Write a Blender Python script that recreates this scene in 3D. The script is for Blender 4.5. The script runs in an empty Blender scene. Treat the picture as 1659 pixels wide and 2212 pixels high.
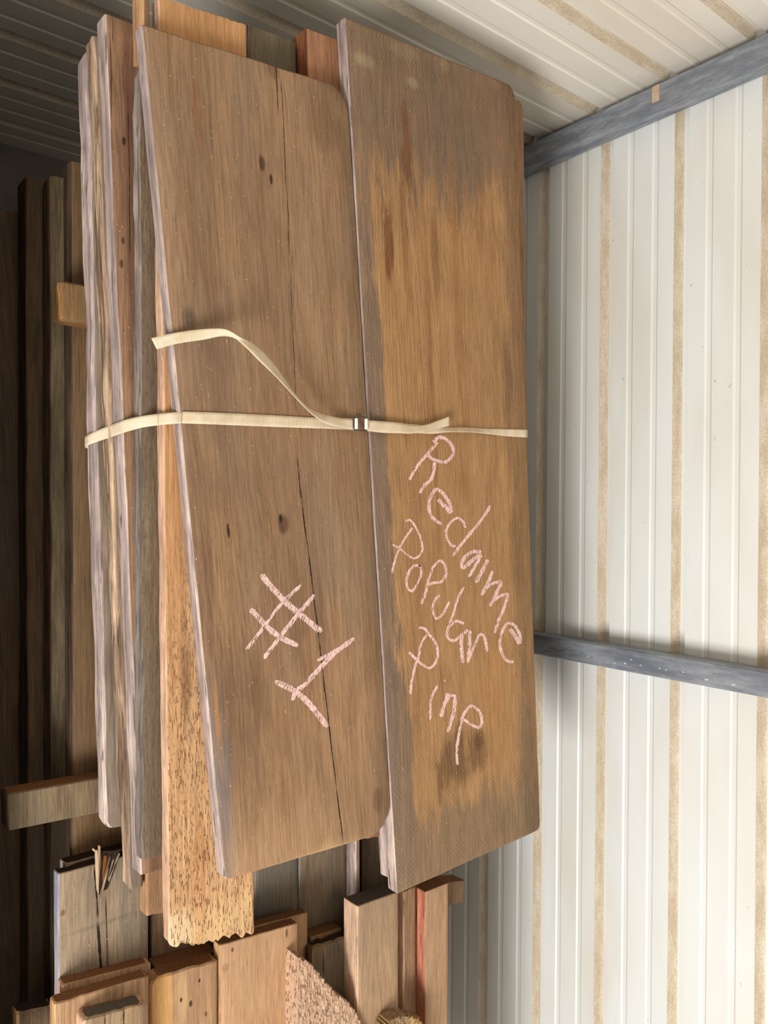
import bpy, bmesh, math, random
from mathutils import Vector, Matrix, noise
random.seed(7)
S = bpy.context.scene
COL = S.collection

# ---------------------------------------------------------------- camera
ZC = 2.65                                   # camera height above the floor
R = [[-0.00898072094291221, 0.7794653615127686, 0.6263809518600597],
     [0.9999596198825916, 0.007203676758301693, 0.0053726758160858295],
     [-0.00032443120748095215, 0.6264039090259023, -0.7794985808206844]]
F = 1681.7537
U, V, Wd = Vector(R[0]), Vector(R[1]), Vector(R[2])
# world: X along the boards, Y towards the side wall, Z up
cam_d = bpy.data.cameras.new('camera'); cam = bpy.data.objects.new('camera', cam_d); COL.objects.link(cam)
fwd = Wd
m = Matrix((( U.x, -V.x, -fwd.x, 0), (U.y, -V.y, -fwd.y, 0), (U.z, -V.z, -fwd.z, ZC), (0, 0, 0, 1)))
cam.matrix_world = m
cam_d.sensor_fit = 'VERTICAL'; cam_d.sensor_height = 36; cam_d.sensor_width = 27
cam_d.lens = F/2212*36; cam_d.clip_start = 0.01
S.camera = cam

# ---------------------------------------------------------------- light
w = bpy.data.worlds.new('world'); S.world = w; w.use_nodes = True
bg = w.node_tree.nodes['Background']; bg.inputs[0].default_value = (0.90, 0.95, 1.0, 1); bg.inputs[1].default_value = 0.42
def area(name, loc, target, sx, sy, power, col):
    l = bpy.data.lights.new(name, 'AREA'); l.shape = 'RECTANGLE'; l.size = sx; l.size_y = sy; l.energy = power; l.color = col
    o = bpy.data.objects.new(name, l); COL.objects.link(o); o.location = loc
    o.rotation_euler = (Vector(target)-Vector(loc)).to_track_quat('-Z', 'Y').to_euler(); return o
area('open_bay_daylight', (2.15, -2.0, ZC+0.5), (-0.1, 1.0, ZC-1.1), 1.7, .95, 172, (1.0, 0.98, 0.965))
S.view_settings.view_transform = 'Standard'; S.view_settings.look = 'None'
S.view_settings.gamma = 1; S.view_settings.use_curve_mapping = False
S.view_settings.exposure = 0.15

# ---------------------------------------------------------------- helpers
def ray(px, py):
    c = (px-829.5, py-1106, F)
    return U*c[0] + V*c[1] + Wd*c[2]
def at(px, py, z):                          # photograph point -> point in the place at height z (relative to camera)
    d = ray(px, py); k = z/d.z
    return Vector((d.x*k, d.y*k, z+ZC))
def aty(px, py, y):
    d = ray(px, py); k = y/d.y
    return Vector((d.x*k, y, d.z*k+ZC))
def srgb(h):
    r = []
    for c in h:
        c /= 255
        r.append(c/12.92 if c <= .04045 else ((c+.055)/1.055)**2.4)
    return tuple(r)+(1,)
def tag(o, label=None, cat=None, group=None, kind=None):
    for k, v in (('label', label), ('category', cat), ('group', group), ('kind', kind)):
        if v: o[k] = v
    return o
def link(name, me, mats, parent=None, loc=None):
    for mm in (mats if isinstance(mats, (list, tuple)) else [mats]): me.materials.append(mm)
    o = bpy.data.objects.new(name, me); COL.objects.link(o)
    if loc is not None: o.location = loc
    if parent: o.parent = parent
    return o

class NT:
    def __init__(s, name):
        s.m = bpy.data.materials.new(name); s.m.use_nodes = True; s.t = s.m.node_tree; s.n = s.t.nodes; s.l = s.t.links
        s.b = s.n['Principled BSDF']
    def put(s, sock, v):
        if v is None: return
        if hasattr(v, 'is_output'): s.l.new(v, sock)
        elif isinstance(v, (tuple, list)) and len(v) == 4 and sock.type == 'VECTOR': sock.default_value = v[:3]
        else: sock.default_value = v
    def node(s, t, **k):
        n = s.n.new(t)
        for a, b in k.items(): setattr(n, a, b)
        return n
    def math(s, op, a, b=None, c=None, clamp=False):
        n = s.node('ShaderNodeMath', operation=op, use_clamp=clamp); s.put(n.inputs[0], a)
        if b is not None: s.put(n.inputs[1], b)
        if c is not None: s.put(n.inputs[2], c)
        return n.outputs[0]
    def vmath(s, op, a, b=None):
        n = s.node('ShaderNodeVectorMath', operation=op); s.put(n.inputs[0], a)
        if b is not None: s.put(n.inputs[1], b)
        return n.outputs['Value'] if op in ('LENGTH', 'DOT_PRODUCT') else n.outputs[0]
    def noise(s, vec, scale=(1, 1, 1), detail=3, rough=.55, dist=0.0, off=(0, 0, 0)):
        v = s.vmath('MULTIPLY', vec, scale)
        if any(off): v = s.vmath('ADD', v, off)
        n = s.node('ShaderNodeTexNoise'); s.put(n.inputs['Vector'], v)
        n.inputs['Scale'].default_value = 1; n.inputs['Detail'].default_value = detail
        n.inputs['Roughness'].default_value = rough; n.inputs['Distortion'].default_value = dist
        return n.outputs['Fac']
    def ramp(s, v, lo, hi, a=0.0, b=1.0):
        n = s.node('ShaderNodeMapRange', interpolation_type='SMOOTHSTEP'); s.put(n.inputs[0], v)
        n.inputs[1].default_value = lo; n.inputs[2].default_value = hi; n.inputs[3].default_value = a; n.inputs[4].default_value = b
        return n.outputs[0]
    def mix(s, f, a, b, mode='MIX'):
        n = s.node('ShaderNodeMix', data_type='RGBA', blend_type=mode)
        s.put(n.inputs[0], f); s.put(n.inputs[6], a); s.put(n.inputs[7], b)
        return n.outputs[2]

def wood(name, light, dark, grey=None, grey_amt=.35, fine=1.0, band=1.0, spots=(), cracks=(), saw=0.0, pits=0.0, pits_x=None,
         bump=.35, rough=.75, speck=0.0, seed=0, flat_grey=None, contrast=1.0):
    """weathered board: long grain along local X, broad bands, grey weathering, located stains and splits"""
    N = NT(name); tc = N.node('ShaderNodeTexCoord'); raw = tc.outputs['Object']
    P = N.vmath('ADD', raw, (seed*3.17+1.3, seed*1.91+.7, seed*.73))
    warp = N.noise(P, (1.6, 7, 7), 2)
    wv = N.node('ShaderNodeCombineXYZ'); N.put(wv.inputs[1], N.math('MULTIPLY', N.math('SUBTRACT', warp, .5), .035))
    Q = N.vmath('ADD', P, wv.outputs[0])
    g1 = N.noise(Q, (14*fine, 330*fine, 330*fine), 5, .7)
    g2 = N.noise(Q, (1.1*band, 30*band, 30*band), 5, .6)
    g4 = N.noise(P, (7, 26, 26), 5, .65, off=(2, 2, 2))
    g3 = N.noise(Q, (30, 700, 700), 2, .6)
    bl = N.noise(P, (2.6, 9, 9), 4, .6, off=(4, 9, 2))
    v = N.math('ADD', N.math('MULTIPLY', g1, .30), N.math('MULTIPLY', g2, .32)); v = N.math('ADD', v, N.math('MULTIPLY', g4, .38))
    t = N.ramp(v, .5-.15/contrast, .5+.13/contrast)
    c = N.mix(t, srgb(dark), srgb(light))
    if grey is not None:
        gf = N.ramp(N.math('ADD', N.math('MULTIPLY', bl, .75), N.math('MULTIPLY', g2, .25)), .42, .66, 0, min(1, grey_amt*2))
        c = N.mix(gf, c, srgb(grey))
    sep = N.node('ShaderNodeSeparateXYZ'); N.put(sep.inputs[0], raw)
    X, Y = sep.outputs[0], sep.outputs[1]
    if spots:
        dn = N.noise(P, (9, 42, 42), 5, .65); dn2 = N.noise(P, (30, 300, 60), 3, .6, off=(3, 3, 3))
        dist = N.math('ADD', N.math('MULTIPLY', N.math('SUBTRACT', dn, .5), 2.2), N.math('MULTIPLY', N.math('SUBTRACT', dn2, .5), .5))
        for (sx, sy, rx, ry, col, amt, soft) in spots:
            d = N.vmath('SUBTRACT', raw, (sx, sy, 0)); d = N.vmath('MULTIPLY', d, (1/rx, 1/ry, 0)); ln = N.vmath('LENGTH', d)
            ln = N.math('ADD', ln, N.math('MULTIPLY', dist, (.95 if max(rx, ry) > .035 else .5)))
            f = N.ramp(ln, 1-soft, 1+soft, amt, 0)
            f2 = N.math('MULTIPLY', f, N.ramp(g1, .2, .75, 1.0, .75))
            c = N.mix(f2, c, srgb(col))
    h = N.math('ADD', N.math('MULTIPLY', g1, .7), N.math('MULTIPLY', g3, .3))
    # fine fibre contrast over everything
    fib = N.ramp(h, .36, .64, .82, 1.14)
    c = N.mix(1.0, c, fib, 'MULTIPLY')
    pore = N.noise(Q, (45, 520, 520), 2, .5, off=(7, 1, 5))
    pm = N.ramp(pore, .66, .74)
    c = N.mix(N.math('MULTIPLY', pm, .45), c, srgb(tuple(x*.45 for x in dark)))
    if saw:
        rr = N.vmath('LENGTH', N.vmath('MULTIPLY', N.vmath('SUBTRACT', raw, (-.1, 1.1, 0)), (1, 1, 0)))
        sw = N.math('SINE', N.math('ADD', N.math('MULTIPLY', rr, 900), N.math('MULTIPLY', bl, 14)))
        sm = N.ramp(sw, .3, 1, 0, saw); sm = N.math('MULTIPLY', sm, N.ramp(N.noise(P, (14, 30, 10), 3), .45, .62))
        c = N.mix(sm, c, N.mix(1, c, (.62, .6, .58, 1), 'MULTIPLY'))
        h = N.math('SUBTRACT', h, N.math('MULTIPLY', sm, .4))
    if pits:
        pv = N.noise(P, (75, 430, 200), 2, .5, .4, off=(2, 8, 1))
        pm_ = N.ramp(pv, .57, .66)
        if pits_x is not None:
            big = N.math('ADD', X, N.math('MULTIPLY', N.math('SUBTRACT', bl, .5), .7))
            k = N.ramp(big, pits_x[0], pits_x[1]); pm_ = N.math('MULTIPLY', pm_, k)
        c = N.mix(N.math('MULTIPLY', pm_, pits*.8), c, srgb((112, 68, 36)))
        h = N.math('SUBTRACT', h, N.math('MULTIPLY', pm_, 3.0*pits))
    for (x0, y0, x1, y1, wd, wig) in cracks:
        sl = (y1-y0)/(x1-x0)
        wg = N.noise(P, (5, 0, 0), 4, .65, off=(x0*9, y0*31, 3))
        yy = N.math('ADD', N.math('MULTIPLY', N.math('SUBTRACT', X, x0), sl), y0)
        yy = N.math('ADD', yy, N.math('MULTIPLY', N.math('SUBTRACT', wg, .5), wig))
        dd = N.math('ABSOLUTE', N.math('SUBTRACT', Y, yy))
        wn = N.noise(P, (22, 0, 0), 3, .7, off=(x0*3, 5, 1))
        wid = N.math('MULTIPLY', N.ramp(wn, .3, .6, .25, 1.3), wd)
        cm = N.math('SUBTRACT', 1, N.math('DIVIDE', dd, wid), clamp=True)
        cm = N.ramp(cm, 0, .5)
        cm = N.math('MULTIPLY', cm, N.math('MULTIPLY', N.ramp(X, x0-.002, x0+.02), N.ramp(X, x1-.02, x1+.002, 1, 0)))
        c = N.mix(cm, c, srgb((34, 22, 14)))
        h = N.math('SUBTRACT', h, N.math('MULTIPLY', cm, 2.5))
    if speck:
        sp = N.noise(P, (210, 260, 100), 1, .4, off=(9, 2, 6))
        c = N.mix(N.ramp(sp, .74, .78, 0, speck), c, srgb((215, 185, 135)))
    N.put(N.b.inputs['Base Color'], c)
    N.put(N.b.inputs['Roughness'], rough); N.b.inputs['Specular IOR Level'].default_value = .25
    bp = N.node('ShaderNodeBump'); bp.inputs['Strength'].default_value = bump; bp.inputs['Distance'].default_value = .0012
    N.put(bp.inputs['Height'], h); N.l.new(bp.outputs[0], N.b.inputs['Normal'])
    return N.m

def edge_mat(name, a, b, streak, amt=.5, ylow=90, bump=.6, seed=0):
    """sawn or weathered narrow edge: long streaks with dark dashes"""
    N = NT(name); tc = N.node('ShaderNodeTexCoord'); oi = N.node('ShaderNodeObjectInfo')
    rv = N.node('ShaderNodeCombineXYZ'); N.put(rv.inputs[0], N.math('MULTIPLY', oi.outputs['Random'], 37)); N.put(rv.inputs[1], N.math('MULTIPLY', oi.outputs['Random'], 11))
    P = N.vmath('ADD', tc.outputs['Object'], rv.outputs[0])
    g = N.noise(P, (4, ylow, ylow), 5, .65); g2 = N.noise(P, (1.5, 20, 20), 3, .6, off=(3, 4, 5)); f = N.noise(P, (14, 480, 480), 3, .6)
    c = N.mix(N.ramp(g2, .36, .64), srgb(a), srgb(b))
    c = N.mix(N.ramp(g, .46, .62, 0, amt), c, srgb(streak))
    mo = N.noise(P, (9, 30, 30), 5, .7, off=(1, 6, 2))
    c = N.mix(1, c, N.ramp(mo, .32, .68, .72, 1.16), 'MULTIPLY')
    c = N.mix(1, c, N.ramp(f, .34, .66, .76, 1.14), 'MULTIPLY')
    d = N.noise(P, (13, 170, 170), 3, .5, off=(8, 3, 1))
    c = N.mix(N.ramp(d, .62, .68, 0, .75), c, srgb((50, 38, 36)))
    N.put(N.b.inputs['Base Color'], c); N.b.inputs['Roughness'].default_value = .8; N.b.inputs['Specular IOR Level'].default_value = .2
    bp = N.node('ShaderNodeBump'); bp.inputs['Strength'].default_value = bump; bp.inputs['Distance'].default_value = .0016
    N.put(bp.inputs['Height'], N.math('ADD', g, N.math('MULTIPLY', f, .5))); N.l.new(bp.outputs[0], N.b.inputs['Normal'])
    return N.m

def end_mat(name, a, b, bump=.6):
    """end grain: curved growth rings"""
    N = NT(name); tc = N.node('ShaderNodeTexCoord'); P = tc.outputs['Object']
    n = N.noise(P, (14, 14, 14), 3)
    r = N.vmath('LENGTH', N.vmath('MULTIPLY', N.vmath('ADD', P, (0, .03, .09)), (0, 1, 1)))
    s = N.math('SINE', N.math('ADD', N.math('MULTIPLY', r, 1500), N.math('MULTIPLY', n, 16)))
    c = N.mix(N.ramp(s, -1, 1), srgb(b), srgb(a))
    sp = N.noise(P, (300, 300, 300), 3)
    c = N.mix(1, c, N.ramp(sp, .3, .7, .75, 1.15), 'MULTIPLY')
    N.put(N.b.inputs['Base Color'], c); N.b.inputs['Roughness'].default_value = .85; N.b.inputs['Specular IOR Level'].default_value = .2
    bp = N.node('ShaderNodeBump'); bp.inputs['Strength'].default_value = bump; bp.inputs['Distance'].default_value = .0012
    N.put(bp.inputs['Height'], sp); N.l.new(bp.outputs[0], N.b.inputs['Normal'])
    return N.m

def plain(name, col, rough=.6, metal=0.0, var=.1, scale=(30, 30, 30), bump=0.0, bscale=(300, 300, 300)):
    N = NT(name); tc = N.node('ShaderNodeTexCoord'); P = tc.outputs['Object']
    n = N.noise(P, scale, 4)
    c = N.mix(1, srgb(col), N.ramp(n, .3, .7, 1-var, 1+var), 'MULTIPLY')
    N.put(N.b.inputs['Base Color'], c); N.b.inputs['Roughness'].default_value = rough; N.b.inputs['Metallic'].default_value = metal
    N.b.inputs['Specular IOR Level'].default_value = .3
    if bump:
        bp = N.node('ShaderNodeBump'); bp.inputs['Strength'].default_value = bump; bp.inputs['Distance'].default_value = .001
        N.put(bp.inputs['Height'], N.noise(P, bscale, 3)); N.l.new(bp.outputs[0], N.b.inputs['Normal'])
    return N.m

# ---------------------------------------------------------------- the shed
def painted_sheet(name, col, warm):
    N = NT(name); tc = N.node('ShaderNodeTexCoord'); P = tc.outputs['Object']
    n = N.noise(P, (1.3, 1.3, 5), 4); f = N.noise(P, (160, 160, 160), 2); dd = N.noise(P, (55, 55, 75), 2, .5, off=(3, 1, 6))
    c = N.mix(N.ramp(n, .35, .7), srgb(col), srgb(warm))
    c = N.mix(N.ramp(dd, .74, .78, 0, .45), c, srgb((120, 112, 98)))
    c = N.mix(N.ramp(n, .55, .78, 0, .25), c, N.mix(1, c, (.9, .87, .8, 1), 'MULTIPLY'))
    N.put(N.b.inputs['Base Color'], c); N.b.inputs['Roughness'].default_value = .38; N.b.inputs['Specular IOR Level'].default_value = .4
    bp = N.node('ShaderNodeBump'); bp.inputs['Strength'].default_value = .12; bp.inputs['Distance'].default_value = .001
    N.put(bp.inputs['Height'], N.math('ADD', f, N.math('MULTIPLY', n, 3))); N.l.new(bp.outputs[0], N.b.inputs['Normal'])
    return N.m
M_sheet = painted_sheet('painted_steel_sheet', (228, 229, 224), (220, 216, 206))
M_end_sheet = painted_sheet('painted_steel_sheet_end', (230, 222, 208), (220, 210, 194))
def dust_mat():
    N = NT('tan_dust'); tc = N.node('ShaderNodeTexCoord'); P = tc.outputs['Object']
    n = N.noise(P, (9, 9, 60), 5, .7); f = N.noise(P, (220, 220, 220), 3)
    c = N.mix(N.ramp(n, .35, .65), srgb((196, 178, 152)), srgb((214, 201, 180)))
    c = N.mix(1, c, N.ramp(f, .3, .7, .85, 1.1), 'MULTIPLY')
    N.put(N.b.inputs['Base Color'], c); N.b.inputs['Roughness'].default_value = .95
    return N.m
M_dust = dust_mat()

PITCH = .2286
# (dz, depth away from the room, dusty ledge below this point)
PROF = [(0, 0, 0), (.0105, .019, 1), (.016, .021, 1), (.031, .021, 0), (.041, 0, 0), (.050, 0, 0),
        (.088, 0, 0), (.0925, .0028, 0), (.1035, .0028, 0), (.108, 0, 0),
        (.163, 0, 0), (.1675, .0028, 0), (.1785, .0028, 0), (.183, 0, 0)]
def sheet(name, parent, mats, origin, along, out, z0, nrib, length, seg, overlap):
    """one ribbed steel sheet, nrib ribs tall, its ribs running along `along`; `out` points away from the room"""
    pts = []
    for k in range(nrib):
        for (dz, dp, du) in PROF: pts.append((z0+k*PITCH+dz, dp, du))
    pts.append((z0+nrib*PITCH, 0, 0)); pts.append((z0+nrib*PITCH+.0105, .018, 1)); 
    bm = bmesh.new(); rows = []
    for (z, dp, du) in pts:
        r = []
        for i in range(seg+1):
            x = length*i/seg
            wob = .0007*noise.noise(Vector((x*2.3, z*7, 3)))
            p = Vector(origin)+Vector(along)*x+Vector(out)*(dp+overlap+wob)
            r.append(bm.verts.new((p.x, p.y, z)))
        rows.append(r)
    for j in range(len(rows)-1):
        for i in range(seg):
            f = bm.faces.new((rows[j][i], rows[j][i+1], rows[j+1][i+1], rows[j+1][i]))
            f.material_index = 1 if pts[j+1][2] else 0
    me = bpy.data.meshes.new(name); bm.to_mesh(me); bm.free()
    o = link(name, me, mats, parent)
    sm = o.modifiers.new('thickness', 'SOLIDIFY'); sm.thickness = .0006; sm.offset = 0
    return o

def empty(name, loc):
    o = bpy.data.objects.new(name, None); COL.objects.link(o); o.location = loc; return o
YW, XW = 1.87, -1.14
# shallow box helper for slabs and tubes
def box_me(name, x0, x1, y0, y1, z0, z1, bev=0.0, segs=2):
    bm = bmesh.new(); bmesh.ops.create_cube(bm, size=1)
    for v in bm.verts: v.co = ((x0+x1)/2+v.co.x*(x1-x0), (y0+y1)/2+v.co.y*(y1-y0), (z0+z1)/2+v.co.z*(z1-z0))
    if bev: bmesh.ops.bevel(bm, geom=bm.edges[:], offset=bev, segments=segs, profile=.6, affect='EDGES')
    me = bpy.data.meshes.new(name); bm.to_mesh(me); bm.free()
    if bev:
        for p in me.polygons: p.use_smooth = False
    return me
tag(link('floor', box_me('floor', -1.3, 4.2, -2.9, 2.0, -.1, 0), plain('concrete', (120, 112, 102), .9, 0, .2, (4, 4, 4), .5)), kind='structure')
tag(link('ceiling', box_me('ceiling', -1.3, 4.2, -2.9, 2.0, ZC+1.15, ZC+1.2), plain('roof_underside', (205, 202, 194), .5)), kind='structure')
tag(link('wall_left_added', box_me('wall_left_added', 4.2, 4.25, -2.9, 2.0, 0, ZC-.6), plain('added_wall_paint', (206, 203, 194), .6)), kind='structure')  # half wall out of view, added to keep low light off the stack
wr = empty('wall_right', (0, 0, 0)); tag(wr, kind='structure')
we = empty('wall_end', (0, 0, 0)); tag(we, kind='structure')
PH = ZC-1.1216-7*PITCH
zr = PH
k = 0
while PH+k*PITCH < ZC+1.1:
    sheet('wall_sheet', wr, [M_sheet, M_dust], (XW-.01, YW, 0), (1, 0, 0), (0, 1, 0), PH+k*PITCH-2*PITCH, 4, 5.2, 60, .0012*((k//4) % 2))
    sheet('wall_sheet', we, [M_end_sheet, M_dust], (XW, -2.6, 0), (0, 1, 0), (-1, 0, 0), PH+k*PITCH-2*PITCH-.02, 4, 4.46, 50, .0012*((k//4) % 2))
    k += 4

def galv():
    N = NT('galvanised_steel'); tc = N.node('ShaderNodeTexCoord'); P = tc.outputs['Object']
    a = N.noise(P, (35, 35, 7), 5, .65); b = N.noise(P, (260, 260, 30), 4, .7); sc = N.noise(P, (170, 170, 240), 3, .6, off=(2, 7, 1)); big = N.noise(P, (9, 9, 5), 3, off=(5, 5, 5))
    c = N.mix(N.ramp(a, .35, .68), srgb((124, 130, 140)), srgb((168, 172, 178)))
    c = N.mix(N.ramp(b, .45, .75, 0, .35), c, srgb((88, 90, 96)))
    c = N.mix(N.math('MULTIPLY', N.ramp(sc, .64, .72, 0, .8), N.ramp(big, .45, .6)), c, srgb((215, 214, 212)))
    N.put(N.b.inputs['Base Color'], c); N.b.inputs['Metallic'].default_value = .35
    N.put(N.b.inputs['Roughness'], N.ramp(b, .3, .7, .38, .6))
    bp = N.node('ShaderNodeBump'); bp.inputs['Strength'].default_value = .2; bp.inputs['Distance'].default_value = .0008
    N.put(bp.inputs['Height'], b); N.l.new(bp.outputs[0], N.b.inputs['Normal'])
    return N.m
M_galv = galv()
M_scuff = plain('pale_scuff', (190, 190, 190), .7)
def post(name, x0, x1, label):
    o = link(name, box_me(name, x0, x1, YW-.062, YW-.001, .002, ZC+1.14, .006, 3), M_galv); tag(o, label, kind='structure'); return o
corner_flash = link('corner_flashing', box_me('corner_flashing', XW-.035, XW+.002, YW-.004, YW+.05, -.05, ZC+1.2), M_end_sheet); tag(corner_flash, kind='structure'); corner_flash.name = 'trim_1'
link('flashing_leg', box_me('flashing_leg', XW-.036, XW-.034, YW-.09, YW+.05, -.05, ZC+1.2), M_end_sheet, corner_flash)
p1 = post('corner_post', -1.117, -1.052, None)
p2 = post('wall_post', .3595, .4195, None)
# small scrap of tan card fixed to the corner post
c0 = aty(1406, 187, YW-.063); c1 = aty(1423, 214, YW-.063)
tg = link('tape_patch', box_me('tape_patch', min(c0.x, c1.x)+.003, max(c0.x, c1.x)+.004, YW-.0645, YW-.0615, min(c0.z, c1.z)+.004, max(c0.z, c1.z)+.002, .0008), plain('tan_card', (196, 168, 142), .9, 0, .15), p1)
tg['label'] = 'small tan scrap fixed to the post'
# pale chalky scuffs on the wall post
for (sx, sy, r) in [(1225, 1407, 3), (1271, 1418, 3.5), (1286, 1421, 2.5), (1313, 1431, 3), (1327, 1432, 4), (1350, 1433, 4), (1384, 1437, 3), (1425, 1444, 3.5), (1439, 1447, 3), (1476, 1452, 3), (1526, 1468, 4.5), (1585, 1479, 4.5), (1363, 1425, 3)]:
    c = aty(sx, sy, YW-.0625); bm = bmesh.new(); n = 9
    vs = [bm.verts.new((c.x+math.cos(a*6.283/n)*r*.0006*random.uniform(.7, 1.2), c.y-.0001, c.z+math.sin(a*6.283/n)*r*.0011*random.uniform(.6, 1.3))) for a in range(n)]
    bm.faces.new(vs); ex = bmesh.ops.extrude_face_region(bm, geom=bm.faces[:]); 
    for g in ex['geom']:
        if isinstance(g, bmesh.types.BMVert): g.co.y -= .0003
    me = bpy.data.meshes.new('scuff'); bm.to_mesh(me); bm.free(); link('scuff_mark', me, M_scuff, p2)

# ---------------------------------------------------------------- boards
def Wp(x, y): return ('w', x, y)
def corners3(corners, z, dz=(0, 0, 0, 0)):
    C = [Vector((c[1], c[2], z+d+ZC)) if c[0] == 'w' else at(c[0], c[1], z+d) for c, d in zip(corners, dz)]
    e = [c[0] != 'w' and c[1] >= 2255 for c in corners]
    far = 2.05+.12*math.sin(corners[0][0]*1.7 if corners[0][0] != 'w' else 0)
    for i, j in ((1, 0), (2, 3)):                # boards that run out of the picture go on to the far end of the pile
        if e[i]: C[i] = C[j]+Vector((far-C[j].x, .012*(far-C[j].x), 0))
    return C
def board(name, label, corners, z, t, mats, cat='board', r=(.002,)*4, ea=.0006, ch=.0022, jag=(.0008, .0008), cup=0.0, warp=.0004, group=None, seed=0, nl=8, ns=34, under=0.0, dz=(0, 0, 0, 0)):
    """corners: -X/-Y, +X/-Y, +X/+Y, -X/+Y of the top face; z its height relative to the camera"""
    a, b, c, d = C = corners3(corners, z, dz)
    cen = (a+b+c+d)/4; xa = ((b-a)+(c-d)).normalized(); L = ((b-a).length+(c-d).length)/2; Wt = ((d-a).length+(c-b).length)/2
    ang = math.atan2(xa.y, xa.x); inv = Matrix.Rotation(-ang, 4, 'Z')
    loc = Vector((cen.x, cen.y, cen.z-t/2))
    la, lb, lc, ld = [inv@(p-loc) for p in C]
    xs = set(i/ns for i in range(ns+1))
    rm = max(r)
    for q in range(9):
        th = q/8*math.pi/2; e = rm*(1-math.cos(th))/L
        xs.add(e); xs.add(1-e)
    xs.add(ch/L); xs.add(1-ch/L); xs = sorted(xs)
    out = [xs[0]]
    for x in xs[1:]:
        if x-out[-1] > .0004/L: out.append(x)
    xs = out
    def inset(dist, rad):
        if dist >= rad: return 0
        return rad-math.sqrt(max(0, rad*rad-(rad-dist)**2))
    bm = bmesh.new(); rings = []
    for s in xs:
        pl = la.lerp(lb, s); pr = ld.lerp(lc, s)
        d0, d1 = s*L, (1-s)*L
        il = inset(d0, r[0])+inset(d1, r[1]); ir = inset(d0, r[3])+inset(d1, r[2])
        end = 0 if min(d0, d1) > ch*.5 else 1
        cz = ch*.9*end
        def pt(tt, zz, low):
            p = pl.lerp(pr, tt)
            w0 = 1-min(1, d0/.05); w1 = 1-min(1, d1/.05)
            j0 = noise.noise(Vector((tt*Wt*70, seed*3.3+low*.7, 1)))+.5*noise.noise(Vector((tt*Wt*190, seed*3.3, 5)))
            j1 = noise.noise(Vector((tt*Wt*38, seed*5.1+low*.7, 9)))+.35*noise.noise(Vector((tt*Wt*130, seed*5.1, 2)))
            p.x += abs(j0)*jag[0]*2*w0-abs(j1)*jag[1]*2*w1
            p.z += zz
            return p
        def ny(side, lev): 
            X = s*L
            return ea*(noise.noise(Vector((X*9, seed*7.7+side*3, lev*.8)))*1.3+.7*noise.noise(Vector((X*41, seed*2.7+side*5, lev*2))))
        yl = il; yr = ir
        ring = []
        def add(tt, dy, zz, low): 
            p = pt(tt, zz, low); p.y += dy; ring.append(bm.verts.new(p))
        wz = lambda tt: warp*noise.noise(Vector((s*L*4, tt*Wt*14, seed)))+cup*(2*tt-1)**2
        add(0, yl+ny(0, 0), -t+ch+cz, 1)
        add(0, yl+ny(0, 1), -t*.5, .5)
        add(0, yl+ny(0, 2), -ch-cz+wz(0), 0)
        for j in range(nl+1):
            tt = j/nl; w_ = pr.y-pl.y
            dy = (yl+ch+ny(0, 2))*(1-tt)-(yr+ch-ny(1, 2))*tt
            add(tt, dy, -cz+wz(tt), 0)
        add(1, -yr+ny(1, 2), -ch-cz+wz(1), 0)
        add(1, -yr+ny(1, 1), -t*.5, .5)
        add(1, -yr+ny(1, 0), -t+ch+cz, 1)
        for j in range(nl, -1, -1):
            tt = j/nl; dy = (yl+ch)*(1-tt)-(yr+ch)*tt
            add(tt, dy, -t+cz, 1)
        rings.append(ring)
    n = len(rings[0])
    top0, top1 = 3, 3+nl
    for i in range(len(rings)-1):
        for j in range(n):
            f = bm.faces.new((rings[i][j], rings[i][(j+1) % n], rings[i+1][(j+1) % n], rings[i+1][j]))
            f.material_index = 0 if (top0 <= j < top1) else 1
            f.smooth = False
    for ring, rev in ((rings[0], False), (rings[-1], True)):
        # end cap as strips between the top and bottom rows
        T = [ring[2]]+ring[3:4+nl]+[ring[4+nl]]
        B = [ring[0]]+ring[7+nl:][::-1]+[ring[6+nl]]
        faces = [(T[q], T[q+1], B[q+1], B[q]) for q in range(len(T)-1)]
        faces[0] = (ring[1], ring[2], ring[3], B[1], ring[0]); faces[-1] = (T[-2], T[-1], ring[5+nl], B[-1], B[-2])
        for fv in faces:
            fv = list(fv) if rev else list(fv)[::-1]
            try: f = bm.faces.new(fv); f.material_index = 2
            except ValueError: pass
    bmesh.ops.recalc_face_normals(bm, faces=bm.faces[:])
    # split the shading: top faces flat enough to stay smooth among themselves
    for f in bm.faces: f.smooth = f.material_index == 0
    # local origin at mid thickness; vertices already relative to it
    me = bpy.data.meshes.new(name); bm.to_mesh(me); bm.free()
    o = link(name, me, list(mats), None, loc); o.rotation_euler = (0, 0, ang)
    tag(o, label, cat, group)
    return o
def local_of(corners, z):
    a, b, c, d = C = corners3(corners, z); cen = (a+b+c+d)/4; xa = ((b-a)+(c-d)).normalized(); ang = math.atan2(xa.y, xa.x)
    inv = Matrix.Rotation(-ang, 4, 'Z')
    def f(px, py):
        p = inv@(at(px, py, z)-cen); return p.x, p.y
    return f
def SP(lf, lst):
    o = []
    for (px, py, rx, ry, col, amt, soft) in lst:      # centre and half-sizes along/across the board in centimetres
        x, y = lf(px, py); o.append((x, y, rx/100, ry/100, col, amt, soft))
    return o
def CR(lf, lst):
    o = []
    for (ax, ay, bx, by, wd, wig) in lst:
        x0, y0 = lf(ax, ay); x1, y1 = lf(bx, by)
        o.append((x0, y0, x1, y1, wd/1000, wig/1000))
    return o

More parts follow.
